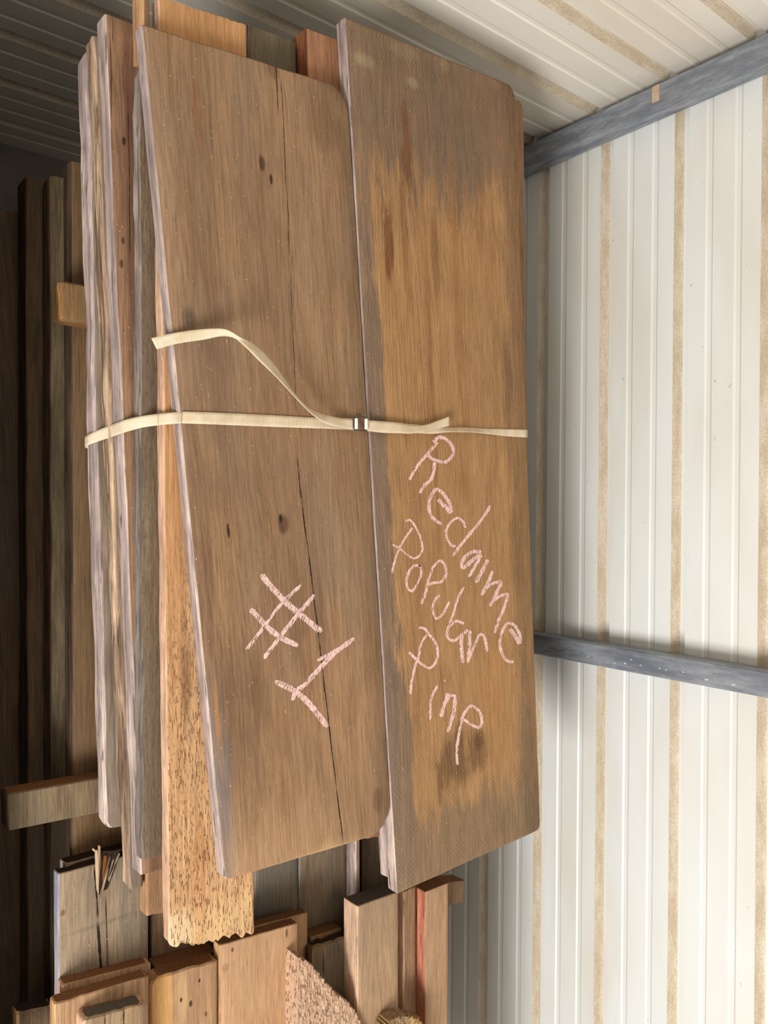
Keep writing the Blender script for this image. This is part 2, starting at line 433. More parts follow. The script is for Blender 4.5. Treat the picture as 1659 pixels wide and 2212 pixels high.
E_lav = edge_mat('edge_lavender', (168, 150, 144), (196, 176, 164), (122, 104, 98), .6)
E_rough = edge_mat('edge_rough', (150, 124, 102), (206, 176, 144), (92, 70, 54), .85, 70, 1.0)
E_pink = edge_mat('edge_pale_pink', (212, 178, 148), (200, 160, 132), (170, 120, 90), .4)
E_tan = edge_mat('edge_tan', (196, 156, 112), (178, 136, 96), (120, 84, 56), .4)
E_red = edge_mat('edge_red', (198, 128, 98), (206, 148, 120), (156, 84, 60), .8, 60)
E_dark = edge_mat('edge_dark', (104, 84, 66), (84, 66, 50), (44, 34, 26), .7)
E_grey = edge_mat('edge_grey', (150, 138, 128), (122, 110, 100), (70, 60, 54), .7)
N_brown = end_mat('end_grain_brown', (150, 104, 66), (104, 70, 44))
N_dark = end_mat('end_grain_dark', (60, 46, 34), (34, 26, 20), .9)
N_grey = end_mat('end_grain_grey', (112, 102, 90), (80, 72, 62), .9)
N_tan = end_mat('end_grain_tan', (206, 164, 118), (166, 120, 78))
N_pale = end_mat('end_grain_pale', (198, 184, 170), (150, 134, 120))

# --- the two wide boards on top of the bundle
c1_ = [(304, 49), (484, 1906), (847, 1788), (751.3, 190)]
f1 = local_of(c1_, -1.2)
m1 = wood('brown_board_face', (160, 125, 92), (120, 90, 64), (130, 110, 90), .35, seed=1, fine=.8, contrast=.75, speck=.5,
    spots=SP(f1, [(450, 600, 30, 2.6, (92, 68, 52), .45, .9), (430, 1240, 34, 2.5, (88, 64, 48), .55, .9), (600, 1150, 22, 9, (104, 74, 52), .4, .9),
                  (520, 1560, 14, 5, (84, 60, 44), .6, .8), (620, 950, 7, 8, (146, 112, 84), .35, .8), (640, 1500, 12, 9, (140, 104, 72), .35, .9),
                  (700, 265, 5.5, 3.4, (100, 74, 52), .75, .5), (730, 225, 3, 2.2, (150, 118, 88), .5, .6), (425, 235, 6.0, .75, (128, 82, 52), .7, .7),
                  (455, 285, 4, .25, (80, 68, 58), .8, .5), (600, 90, 2, 1.5, (120, 88, 62), .6, .5), (690, 1320, 9, 1.2, (96, 76, 60), .6, .8),
                  (640, 1330, 9, 2.0, (104, 76, 54), .5, .7), (590, 1850, 5, 12, (176, 142, 104), .5, .8), (650, 1800, 10, 14, (160, 126, 92), .4, .9),
                  (700, 1850, 2.2, 8, (190, 156, 110), .6, .6), (478, 1700, 16, 1.6, (110, 106, 104), .7, .7), (470, 1560, 8, .5, (176, 122, 66), .6, .5),
                  (370, 640, 26, .9, (150, 118, 88), .5, .8), (790, 1740, 6, 3, (138, 106, 76), .5, .7), (590, 310, 60, 14, (150, 120, 92), .3, .9),
                  (815, 1728, 2.4, 1.2, (96, 74, 54), .7, .4), (600, 660, 16, 4, (116, 86, 62), .4, .9), (545, 480, 14, 3, (112, 88, 68), .4, .9),
                  (566, 352, 1.3, .55, (66, 44, 28), .9, .35), (586, 388, .9, .28, (24, 15, 10), 1, .2), (611, 1133, 1.7, 1.0, (76, 50, 32), .9, .4), (606, 1120, .8, .35, (30, 18, 12), 1, .3),
                  (493, 1146, 1.5, .32, (30, 19, 12), 1, .22), (590, 150, 1.6, 1.1, (92, 66, 46), .7, .4), (410, 690, 1.6, 1.0, (60, 50, 44), .7, .7)]),
    cracks=CR(f1, [(596, 120, 603, 250, 1.1, 9), (608, 170, 627, 560, .9, 12), (627, 560, 640, 900, .7, 4), (640, 980, 742, 1822, 1.5, 9), (562, 345, 590, 372, .8, 3)]))
b1 = board('reclaimed_plank', 'wide brown plank chalked with a hash sign and numeral one, left of two top planks', c1_, -1.2, .0275,
    [m1, E_lav, N_tan], r=(.003, .014, .055, .05), ch=.0032, ea=.0005, seed=1)

c2_ = [(744, 35), (857, 1933), (1168, 1792), (1112, 186)]
f2 = local_of(c2_, -1.2)
G2c = (112, 94, 78)
m2 = wood('orange_poplar_face', (173, 133, 90), (145, 108, 70), (150, 116, 82), .15, seed=2, saw=.6, contrast=.6, speck=.45, fine=.8, bump=.4,
    spots=SP(f2, [(925, 175, 24, 30, G2c, .92, .28), (1000, 255, 12, 9, G2c, .85, .35), (1060, 220, 16, 10, (138, 108, 82), .7, .6),
                  (790, 600, 62, 2.6, (118, 96, 78), .85, .35), (826, 1200, 60, 2.9, (112, 92, 76), .92, .22), (860, 1700, 30, 4.4, (110, 92, 76), .92, .3),
                  (1000, 1860, 13, 40, (124, 102, 80), .92, .25), (1140, 1650, 22, 2.6, (118, 96, 74), .8, .4), (1110, 620, 40, 2.4, (126, 100, 78), .55, .8),
                  (1118, 1180, 22, 1.8, (104, 80, 60), .6, .8), (1095, 830, 11, 1.4, (92, 72, 56), .65, .7), (838, 520, 7.5, 1.3, (104, 62, 32), .9, .4),
                  (880, 330, 8, 1.2, (112, 70, 40), .8, .45), (872, 470, 16, .8, (118, 76, 44), .6, .5), (940, 540, 9, 1.0, (126, 84, 48), .6, .5),
                  (1040, 470, 7, 1.2, (144, 98, 58), .5, .5), (985, 600, 40, 1.0, (146, 98, 58), .45, .7), (930, 760, 40, .7, (128, 84, 52), .5, .6),
                  (985, 1640, 6, 4.5, (96, 68, 44), .85, .35), (1030, 1620, 4.5, 3.6, (104, 74, 48), .8, .35), (1035, 1600, 2.0, 1.2, (84, 60, 40), .7, .5),
                  (950, 1700, 5, .6, (104, 70, 42), .8, .45), (1070, 1500, 12, 4, (176, 124, 76), .5, .8), (900, 1340, 28, 2.8, (142, 102, 68), .45, .6),
                  (786, 130, 1.2, 2.6, (152, 136, 108), .7, .5), (870, 110, 1.2, 3.5, (140, 124, 98), .6, .5), (960, 140, 1.3, 1.3, (146, 128, 100), .6, .5), (890, 178, 1.0, 1.5, (156, 142, 116), .6, .5)]),
    cracks=CR(f2, [(868, 300, 905, 900, .35, 8), (900, 620, 925, 1010, .35, 7), (860, 1000, 905, 1500, .35, 6), (845, 500, 880, 1000, .3, 7), (925, 1250, 985, 1720, .3, 8), (952, 60, 965, 200, .4, 4)]))
b2 = board('reclaimed_plank', 'wide orange and grey top plank chalked with three pink words, nearest the metal wall', c2_, -1.2, .029,
    [m2, E_lav, N_pale], r=(.003, .006, .016, .03), ea=.0005, seed=2)

# --- boards beneath, visible where they step out
def mute(c, a=.16, b=.95):
    g = sum(c)/3
    return tuple((x+(g-x)*a)*b for x in c)
def worn(name, seed, light, dark, grey=None, ga=.3, **k): return wood(name, mute(light), mute(dark), mute(grey) if grey else None, ga, seed=seed, **k)
cC = [(754, 74), (845, 1907), (1150, 1797), (1131, 221)]
board('reclaimed_plank', 'orange brown plank directly under the word-chalked plank, its rough grey edge stepped', cC, -1.2305, .037,
      [worn('under_orange', 3, (172, 126, 86), (136, 98, 66)), E_lav, N_pale], ea=.0022, seed=3, jag=(.001, .004), r=(.003, .01, .003, .02))
cD = [(342, -11), (365, 2058), (551, 2021), (533, 52)]
fD = local_of(cD, -1.2278)
mD = wood('wormy_board_face', (204, 164, 120), (172, 128, 86), (186, 148, 110), .2, seed=4, pits=.85, pits_x=(.05, .55), bump=.9, fine=.7, contrast=.8,
      spots=SP(fD, [(440, 2010, 4, 20, (222, 186, 134), .5, .7), (400, 1470, 9, .9, (92, 66, 44), .6, .6), (430, 1900, 10, 1.2, (176, 116, 66), .5, .6),
                    (380, 2020, 3.5, 3, (226, 198, 158), .7, .5), (360, 1100, 40, 3, (178, 122, 74), .5, .8), (440, 60, 20, 30, (178, 128, 82), .7, .5)]))
board('reclaimed_plank', 'long orange worm-eaten plank with a pitted ragged end, under the left top plank', cD, -1.2290, .0255,
      [mD, E_pink, N_tan], ea=.0016, seed=4, jag=(.002, .012), r=(.003, .02, .006, .004), warp=.0012, nl=44, ns=60)
board('wood_block', 'short orange brown offcut wedged beside the worm-eaten plank at the top end of the bundle', [(307, -40), (310, 120), (324, 124), (322, -36)], -1.236, .045,
      [worn('offcut_face', 5, (170, 122, 82), (128, 88, 58), contrast=.7), E_tan, N_tan], cat='wood block', seed=5)
board('reclaimed_plank', 'grey green plank end showing between the orange plank and the red lumber end', [(537, 50), Wp(.55, .715), Wp(.55, .80), (640, 90)], -1.2545, .027,
      [worn('grey_green', 6, (128, 112, 82), (96, 84, 60), (108, 98, 76), .5), E_grey, N_grey], seed=6, jag=(.002, .001))
board('reclaimed_plank', 'thick reddish straight-grained lumber end between the two top planks at the upper end', [(660, 59), Wp(.636, .872), Wp(.66, .985), (750, 93)], -1.229, .045,
      [worn('red_cedar', 7, (180, 124, 86), (144, 94, 62), contrast=1.1, fine=.6), edge_mat('cedar_edge', (170, 106, 68), (120, 72, 46), (84, 48, 30), .8, 120), N_brown], seed=7, jag=(.001, .006), ea=.001)
cE = [(300, 140), (306, 1861), (480, 1812), (480, 200)]
board('reclaimed_plank', 'dark brown rough plank with a grey rounded edge, directly left of the orange worm-eaten plank', cE, -1.2555, .0265,
      [worn('dark_rough', 8, (132, 110, 84), (94, 74, 56), (112, 94, 72), .4, pits=.35, bump=.7), E_grey, N_grey], r=(.012, .004, .003, .003), ea=.0034, seed=8)
cE2 = [(345, 1380), (340, 1842), (372, 1842), (372, 1380)]
cF = [(226, 27), (305, 1892), (480, 1842), (480, 122)]
fF = local_of(cF, -1.283)
board('reclaimed_plank', 'brown sawn plank with long cracks and pale edge, left of the dark rough plank', cF, -1.283, .038,
      [wood('brown_sawn', (146, 112, 84), (108, 78, 58), (128, 98, 74), .3, seed=9, bump=.5, speck=.6,
        spots=SP(fF, [(283, 300, 14, .8, (98, 62, 48), .6, .7), (285, 620, 20, .8, (96, 66, 50), .6, .7), (262, 570, .7, .35, (40, 26, 20), .9, .4), (266, 520, .6, .3, (44, 28, 20), .9, .4), (268, 305, .7, .3, (24, 16, 12), 1, .3), (240, 170, 5, .15, (40, 26, 20), .9, .3), (285, 40, 2.5, 4, (100, 80, 60), .7, .5)]),
        cracks=CR(fF, [(277, 200, 281, 560, .8, 5), (243, 30, 244, 95, .8, 2), (242, 150, 242, 190, .7, 1)])), E_lav, N_brown], ea=.0016, seed=9)
board('reclaimed_plank', 'small brown plank end standing proud below the dark rough plank, lower left of the bundle', [(316, 1700), (316, 1981), (372, 1968), (372, 1700)], -1.322, .03,
      [worn('brown_end', 10, (176, 130, 88), (140, 98, 62), pits=.3), E_tan, N_tan], seed=10)
cG2 = [(201, 72), (279, 1926), (312, 1917), (300, 105)]
board('reclaimed_plank', 'rough split-edged plank with yellowish fibres, second from the bottom of the bundle', cG2, -1.322, .036,
      [worn('rough_top', 11, (158, 128, 100), (116, 92, 70), (132, 118, 104), .5), E_rough, N_tan], ea=.004, seed=11, r=(.006, .01, .003, .003), ch=.004)
cG1 = [(184, 96), (227, 1797), (400, 1752), (400, 150)]
board('reclaimed_plank', 'weathered grey lavender plank with a rounded live edge, lowest of the strapped bundle', cG1, -1.359, .042,
      [worn('grey_brown_top', 12, (150, 128, 106), (106, 86, 68), (136, 122, 108), .5, bump=.8), E_lav, N_grey], ea=.003, seed=12, r=(.02, .02, .003, .003), ch=.005)
# inner courses that carry the right half of the bundle
hm = [worn('inner_board', 14, (140, 108, 78), (104, 78, 56)), E_dark, N_brown]
for i, (x0, x1, y0, y1, zz, th) in enumerate([(-.70, .50, .80, 1.05, -1.2835, .058), (-.68, .52, 1.06, 1.33, -1.2835, .058), (-.66, .50, .68, 1.0, -1.343, .058), (-.7, .5, 1.02, 1.30, -1.343, .058), (-.66, .52, 1.0, 1.28, -1.2685, .0148), (-.66, .5, .70, .79, -1.2835, .058)]):
    board('inner_plank', 'plain brown plank hidden inside the strapped bundle below the chalked planks', [Wp(x0, y0), Wp(x1, y0), Wp(x1, y1), Wp(x0, y1)], zz, th, hm, seed=20+i, ns=8, nl=2, group='inner planks of the bundle')

# --- stickers between bundle and lower pile
cS2 = [(14, 1716), (17, 1797), Wp(.565, 1.25), Wp(.50, 1.25)]
fS = local_of(cS2, -1.402)
board('wood_sticker', 'brown square crosspiece with a long crack under the lower end of the bundle', cS2, -1.402, .042,
      [worn('sticker_face', 31, (140, 116, 82), (102, 82, 57), (98, 90, 78), .6), E_dark, N_brown], cat='wood strip', seed=31, r=(.004,)*4, ch=.003, ea=.001)
cS1 = [(127, 603), (130, 691), Wp(-.315, 1.25), Wp(-.395, 1.25)]
board('wood_sticker', 'stubby yellowish brown crosspiece end poking out left of the bundle, upper half', cS1, -1.402, .042,
      [worn('sticker_face_b', 32, (142, 104, 60), (102, 72, 40), (118, 92, 58), .4), edge_mat('sticker_edge', (146, 108, 64), (118, 86, 50), (70, 48, 28), .5), N_brown], cat='wood strip', seed=32, r=(.008, .008, .002, .002), ch=.005, ea=.002)

# --- long boards of the lower pile
def lp(name, label, cs, zz, th, mats, **k): return board(name, label, cs, zz, th, mats, **k)
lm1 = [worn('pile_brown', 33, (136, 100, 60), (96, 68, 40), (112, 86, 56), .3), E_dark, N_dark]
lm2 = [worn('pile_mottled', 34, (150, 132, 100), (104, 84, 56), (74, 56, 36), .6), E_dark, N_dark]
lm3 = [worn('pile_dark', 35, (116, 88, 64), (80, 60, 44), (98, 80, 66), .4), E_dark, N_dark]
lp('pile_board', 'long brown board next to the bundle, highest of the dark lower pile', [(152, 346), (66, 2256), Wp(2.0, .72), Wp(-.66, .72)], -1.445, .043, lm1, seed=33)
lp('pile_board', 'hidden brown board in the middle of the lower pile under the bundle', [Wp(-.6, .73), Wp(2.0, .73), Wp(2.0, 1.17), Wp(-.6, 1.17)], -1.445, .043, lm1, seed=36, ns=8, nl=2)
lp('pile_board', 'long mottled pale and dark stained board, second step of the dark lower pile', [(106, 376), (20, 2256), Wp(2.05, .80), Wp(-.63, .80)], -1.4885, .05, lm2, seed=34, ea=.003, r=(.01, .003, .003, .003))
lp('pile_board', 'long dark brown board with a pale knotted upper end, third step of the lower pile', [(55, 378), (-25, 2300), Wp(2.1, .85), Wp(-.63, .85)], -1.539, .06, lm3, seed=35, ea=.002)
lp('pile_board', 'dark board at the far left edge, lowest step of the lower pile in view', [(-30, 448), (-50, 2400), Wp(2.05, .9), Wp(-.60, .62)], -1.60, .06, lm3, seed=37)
for i, (za, zb) in enumerate([(-1.661, -2.15), (-2.151, -2.649)]):
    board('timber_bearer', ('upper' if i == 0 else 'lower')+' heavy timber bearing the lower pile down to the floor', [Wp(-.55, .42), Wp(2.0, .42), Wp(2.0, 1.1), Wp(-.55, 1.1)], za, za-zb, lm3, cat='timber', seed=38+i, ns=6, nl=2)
# unseen timbers added left of the frame to shade the lower pile
for i, (x0, x1, y0, y1, za, th) in enumerate([(-.8, 1.9, -.3, .27, -2.05, .598), (-.85, 1.85, -.28, .275, -1.6, .448), (-.85, 2.0, -.05, .28, -1.335, .263)]):
    board('added_shade_timber', ('bottom', 'middle', 'top')[i]+' timber of an unseen pile added to shade the left side of the lower pile', [Wp(x0, y0), Wp(x1, y0), Wp(x1, y1), Wp(x0, y1)], za, th, lm3, cat='timber', seed=45+i, ns=6, nl=2)

# --- loose boards at the lower end of the picture
g1c = [(125, 1888), (130, 2300), (323, 2300), (320, 1835)]
fg = local_of(g1c, -1.39)
G_top = wood('grey_split_board', (152, 132, 108), (118, 100, 80), (124, 114, 102), .45, seed=50, speck=.5, bump=.6,
      cracks=CR(fg, [(204, 1862, 212, 1990, 2.0, 3), (212, 1985, 224, 2200, 3.0, 4), (228, 1930, 236, 2170, 1.0, 4)]),
      spots=SP(fg, [(136, 1972, .5, .4, (110, 66, 30), .9, .4), (220, 1995, .35, 8, (84, 76, 70), .35, .6), (290, 2000, 2.5, 3, (118, 110, 92), .6, .6)]))
gb = board('loose_board', 'wide grey split board with a splintered notch, lower left beyond the bundle', g1c, -1.39, .026, [G_top, edge_mat('edge_bluish', (180, 168, 164), (150, 152, 168), (120, 110, 104), .4), N_dark], seed=50, jag=(.002, .001), ea=.001)
board('loose_board', 'grey board lying just under the split board, only its dark end showing', [(140, 1866), (140, 2300), (312, 2300), (312, 1820)], -1.4165, .028, [G_top, E_lav, N_dark], seed=51, ea=.001)
# splinters in the notch
M_spl = plain('splinter_wood', (172, 148, 120), .8, 0, .2, (20, 20, 20))
M_spl2 = plain('splinter_orange', (170, 104, 50), .8, 0, .2, (20, 20, 20))
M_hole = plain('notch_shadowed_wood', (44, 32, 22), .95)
def prism(pts, z, t, name, mat, parent=None, dzs=None):
    P3 = [at(p[0], p[1], z+(dzs[i] if dzs else 0)) for i, p in enumerate(pts)]
    cen = sum(P3, Vector())/len(P3); bm = bmesh.new()
    a = [bm.verts.new(p-cen) for p in P3]; b = [bm.verts.new(p-cen-Vector((0, 0, t))) for p in P3]
    bm.faces.new(a); bm.faces.new(b[::-1])
    for i in range(len(a)): bm.faces.new((a[i], b[i], b[(i+1) % len(a)], a[(i+1) % len(a)]))
    bmesh.ops.recalc_face_normals(bm, faces=bm.faces[:])
    me = bpy.data.meshes.new(name); bm.to_mesh(me); bm.free()
    o = bpy.data.objects.new(name, me); COL.objects.link(o)
    me.materials.append(mat)
    if parent:
        o.parent = parent; o.matrix_parent_inverse = parent.matrix_world.inverted() if False else Matrix()
        pm = Matrix.Translation(parent.location)@Matrix.Rotation(parent.rotation_euler.z, 4, 'Z')
        mw = pm.inverted()@Matrix.Translation(cen); o.location = mw.to_translation(); o.rotation_euler = (0, 0, -parent.rotation_euler.z)
    else: o.location = cen
    return o
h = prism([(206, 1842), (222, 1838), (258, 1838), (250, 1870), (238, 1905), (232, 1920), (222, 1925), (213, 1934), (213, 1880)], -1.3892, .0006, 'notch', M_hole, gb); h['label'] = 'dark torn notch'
for i, (pts, mt, dz) in enumerate([
    ([(205, 1835), (210, 1836), (214, 1880), (213, 1932), (208, 1925)], M_spl, .004), ([(212, 1826), (217, 1828), (219, 1860), (215, 1925), (212, 1900)], M_spl, .006),
    ([(225, 1850), (231, 1848), (229, 1885), (224, 1915), (222, 1890)], M_spl2, .003), ([(237, 1852), (241, 1848), (232, 1895), (219, 1938), (215, 1938), (224, 1905)], M_spl, .008),
    ([(246, 1848), (249, 1850), (238, 1885), (233, 1900)], M_spl, .005), ([(256, 1842), (259, 1845), (247, 1872), (236, 1905), (234, 1900)], M_spl, .004),
    ([(201, 1832), (207, 1838), (206, 1842), (199, 1836)], M_spl, .006)]):
    s_ = prism(pts, -1.3885+dz*.4, .0015, 'splinter', mt, gb, dzs=[dz*math.sin(q*1.3+i) for q in range(len(pts))]); s_['label'] = 'thin raised splinter'

def lb(label, cs, z, t, mats, **k): return board('loose_board', label, cs, z, t, mats, **k)
gm1 = [worn('grey_flat', 52, (138, 120, 96), (104, 88, 68), (112, 104, 90), .5), E_grey, N_grey]
lb('brown board in the seam between the grey split board and the ragged orange end', [(325, 1845), (326, 2300), (546, 2300), (545, 1790)], -1.41, .034, [worn('seam_brown', 53, (150, 116, 84), (112, 84, 60)), E_dark, N_brown], seed=53)
lb('flat grey board beside the ragged orange plank end, below the left top plank', [(550, 1785), (550, 2300), (644, 2300), (644, 1762)], -1.41, .034, gm1, seed=52)
lb('flat grey brown board right of a narrow seam, below the left top plank', [(646, 1762), (646, 2300), (752, 2300), (750, 1738)], -1.41, .034, [worn('grey_flat_b', 54, (146, 122, 94), (110, 92, 70), (118, 106, 88), .4), E_grey, N_grey], seed=54)
lb('narrow stick standing on edge between two flat boards, below the rounded corner', [(768, 1775), (769, 1990), (778, 1990), (778, 1772)], -1.372, .037, [worn('stick', 55, (164, 132, 100), (122, 96, 74)), E_lav, N_tan], seed=55)
lb('dark sunken board between the narrow stick and the grey edge of the right plank', [(781, 1770), (782, 2100), (900, 2100), (900, 1745)], -1.425, .019, [worn('sunk', 56, (124, 98, 72), (92, 72, 52)), E_dark, N_dark], seed=56)
lb('brown board end lowest of the three stacked ends in the lower left corner', [(134, 2128), (136, 2300), (326, 2300), (326, 2076)], -1.3635, .026, [worn('lower_a', 57, (190, 146, 104), (150, 108, 72), contrast=.8), E_pink, N_brown], seed=57, jag=(.0016, .001), r=(.004, .002, .002, .008))
lb('light brown straight-grained board, middle of the three stacked ends at lower left', [(117, 2167), (119, 2320), (322, 2320), (322, 2106)], -1.3365, .026, [worn('lower_b', 58, (200, 156, 112), (160, 116, 78), contrast=.8, fine=.6), E_tan, N_brown], seed=58, jag=(.0016, .001), r=(.004, .002, .002, .006))
fb4c = [(178, 2204), (180, 2340), (320, 2340), (320, 2160)]; fb4 = local_of(fb4c, -1.30)
lb('grey weathered stub with a cracked dark end, topmost of three ends at lower left', fb4c, -1.3005, .035, [wood('stub', (172, 140, 104), (128, 98, 70), (140, 124, 102), .4, seed=59, cracks=CR(fb4, [(268, 2170, 264, 2330, 1.6, 3), (228, 2180, 222, 2330, 1.0, 3)])), E_pink, N_grey], seed=59, jag=(.002, .001), r=(.008, .002, .002, .012), ch=.004)
lb('rough bark-edged board with a dark end in the bottom left corner', [(36, 2190), (38, 2330), (112, 2330), (112, 2172)], -1.41, .034, [worn('bark_board', 60, (140, 112, 82), (72, 54, 40), (96, 76, 56), .5, bump=1.0, contrast=1.5), E_tan, N_dark], seed=60, ea=.002, ch=.004)
lb('brown board end tucked under the tip of the ragged orange plank', [(333, 2090), (333, 2300), (468, 2300), (467, 2052)], -1.371, .038, [worn('tuck', 61, (160, 116, 74), (122, 84, 52)), E_dark, N_brown], seed=61, jag=(.002, .001))
fb6c = [(324, 2116), (326, 2320), (473, 2320), (471, 2070)]; fb6 = local_of(fb6c, -1.336)
lb('two-tone board with a yellow edge stripe and nail holes, below the ragged orange tip', fb6c, -1.336, .034, [wood('two_tone', (184, 146, 108), (148, 112, 80), (146, 114, 86), .3, seed=62, contrast=.9,
      spots=SP(fb6, [(348, 2180, 16, 2.0, (214, 164, 100), .85, .3), (392, 2160, 5, .9, (204, 172, 126), .6, .5), (431, 2118, .35, .22, (30, 20, 18), 1, .3), (391, 2160, .45, .25, (30, 20, 18), 1, .3), (412, 2168, .5, .28, (30, 20, 18), 1, .3), (445, 2190, .5, .3, (60, 44, 36), .8, .4)])), E_tan, N_brown], seed=62, jag=(.002, .001), r=(.016, .002, .002, .008), ch=.004)
fb7c = [(474, 2042), (476, 2320), (643, 2320), (643, 1993)]; fb7 = local_of(fb7c, -1.336)
lb('smooth light brown board with a wavy stain, right of the ragged orange tip', fb7c, -1.336, .026, [wood('smooth_tan', (190, 152, 116), (164, 124, 90), (174, 136, 102), .2, seed=63, contrast=.6,
      spots=SP(fb7, [(502, 2052, .45, .3, (52, 34, 30), .9, .4), (619, 2016, .9, .22, (40, 28, 24), .9, .4), (486, 2090, .8, .8, (140, 108, 84), .7, .3), (484, 2105, 1.2, .4, (150, 116, 88), .6, .4)])), E_tan, N_brown], seed=63, jag=(.0008, .001))
lb('light brown board underneath the smooth board, a sliver showing on its right', [(480, 2021), (482, 2320), (666, 2320), (665, 1970)], -1.3625, .026, [worn('sliver', 64, (186, 140, 92), (150, 106, 64)), E_tan, N_brown], seed=64)
lb('short yellowish board end beside the thick pale plank, above the dark mouldy end', [(668, 2026), (668, 2200), (738, 2200), (738, 2003)], -1.374, .035, [worn('yellow_end', 65, (176, 130, 80), (138, 98, 58)), E_dark, N_brown], seed=65)
fbtc = [(669, 2047), (672, 2320), (773, 2320), (769, 2013)]; fbt = local_of(fbtc, -1.35)
lb('dark mouldy weathered board with a black rounded end, beside the thick pale plank', fbtc, -1.345, .028, [wood('mouldy', (164, 124, 78), (112, 82, 50), (92, 84, 72), .4, seed=66, bump=.8,
      spots=SP(fbt, [(720, 2120, 9, 7, (92, 86, 76), .9, .35), (760, 2050, 9, 1.2, (84, 76, 66), .7, .4)]), cracks=CR(fbt, [(698, 2044, 699, 2110, 1.6, 3), (731, 2035, 731, 2065, 1.4, 2)])), E_dark, N_dark], seed=66, jag=(.004, .001), r=(.008, .002, .002, .02), ch=.006)
lb('thick pale tan plank with a dark grey end, right of the dark mouldy board', [(772, 1958), (778, 2320), (859, 2320), (861, 1926)], -1.298, .05, [worn('thick_tan', 67, (190, 150, 110), (156, 118, 82), (160, 134, 106), .3, contrast=.6), E_pink, N_grey], seed=67, jag=(.001, .001))
lb('narrow brown board with a light edge between the thick pale plank and the red-edged board', [(872, 1926), (868, 2320), (897, 2320), (899, 1914)], -1.318, .04, [worn('narrow_brown', 68, (168, 124, 88), (130, 92, 64)), E_pink, N_brown], seed=68)
lb('straight tan board with a bright red side, rightmost of the loose boards', [(918, 1927), (915, 2320), (968, 2320), (968, 1907)], -1.298, .045, [worn('tan_strip', 69, (196, 152, 110), (164, 122, 84), (170, 136, 104), .3, contrast=.7), E_red, N_brown], seed=69, ch=.0012)
# cross piece and packing that carry the loose boards
board('wood_sticker', 'brown block end sticking out right of the red-edged board, toward the metal wall', [Wp(.862, 1.14), Wp(.925, 1.14), (1003, 1948), (1004, 1901)], -1.362, .045,
      [worn('block_face', 70, (150, 114, 80), (116, 86, 60)), E_dark, N_brown], cat='wood strip', seed=70)
board('wood_sticker', 'hidden cross piece under the loose boards, below the thick pale plank', [Wp(1.0, 1.0), Wp(1.06, 1.0), Wp(1.06, 1.27), Wp(1.0, 1.27)], -1.362, .045,
      [worn('block_face_b', 71, (150, 114, 80), (116, 86, 60)), E_dark, N_brown], cat='wood strip', seed=71, ns=8, nl=2)

# fibrous slab and broken chunk: ragged outlines with a torn surface
def ragged(name, label, pts, z, t, mat, amp, cat, cell=.006, seed=0):
    P = [at(p[0], p[1], z) for p in pts]
    x0 = min(p.x for p in P); x1 = max(p.x for p in P); y0 = min(p.y for p in P); y1 = max(p.y for p in P)
    cen = Vector(((x0+x1)/2, (y0+y1)/2, z+ZC-t/2))
    def inside(x, y):
        c = False; n = len(P)
        for i in range(n):
            a, b = P[i], P[i-1]
            if (a.y > y) != (b.y > y) and x < (b.x-a.x)*(y-a.y)/(b.y-a.y)+a.x: c = not c
        return c
    nx, ny = int((x1-x0)/cell)+1, int((y1-y0)/cell)+1
    bm = bmesh.new(); vt = {}; vb = {}
    def gv(d, i, j, top):
        if (i, j) not in d:
            x, y = x0+i*cell, y0+j*cell
            jx = noise.noise(Vector((x*300, y*300, seed)))*cell*.5; jy = noise.noise(Vector((x*300, y*300, seed+9)))*cell*.5
            zz = (t/2+amp*noise.noise(Vector((x*60, y*160, seed)))+amp*.6*noise.noise(Vector((x*200, y*420, seed)))) if top else -t/2
            d[(i, j)] = bm.verts.new((x+jx-cen.x, y+jy-cen.y, zz))
        return d[(i, j)]
    cells = set((i, j) for i in range(nx) for j in range(ny) if inside(x0+(i+.5)*cell, y0+(j+.5)*cell))
    for (i, j) in cells:
        q = [(i, j), (i+1, j), (i+1, j+1), (i, j+1)]
        bm.faces.new([gv(vt, a, b, True) for a, b in q]); bm.faces.new([gv(vb, a, b, False) for a, b in q[::-1]])
        for (di, dj, e0, e1) in ((0, -1, 0, 1), (1, 0, 1, 2), (0, 1, 2, 3), (-1, 0, 3, 0)):
            if (i+di, j+dj) not in cells:
                a, b = q[e0], q[e1]
                bm.faces.new((gv(vt, b[0], b[1], True), gv(vt, a[0], a[1], True), gv(vb, a[0], a[1], False), gv(vb, b[0], b[1], False)))
    bmesh.ops.recalc_face_normals(bm, faces=bm.faces[:])
    me = bpy.data.meshes.new(name); bm.to_mesh(me); bm.free()
    return tag(link(name, me, mat, None, cen), label, cat)
ragged('fibre_slab', 'pale pinkish fibrous slab with a torn diagonal edge at the bottom centre', [(645, 2072), (660, 2078), (673, 2086), (690, 2106), (703, 2122), (716, 2136), (726, 2150), (748, 2163), (765, 2182), (775, 2200), (795, 2240), (795, 2320), (646, 2320)], -1.29, .05,
       wood('fibre_face', (206, 172, 142), (170, 130, 104), (190, 158, 132), .4, seed=80, pits=.75, bump=1.2, contrast=.7), .0028, 'wood slab', .0045, 3)
ragged('broken_chunk', 'small jagged broken wood chunk at the bottom edge in front of the red-edged board', [(832, 2226), (842, 2206), (858, 2198), (880, 2196), (905, 2199), (906, 2208), (914, 2213), (916, 2300), (832, 2300)], -1.262, .032,
       wood('chunk_face', (190, 150, 96), (110, 82, 54), (150, 130, 104), .4, seed=81, pits=.6, bump=1.2), .006, 'wood chunk', .005, 7)

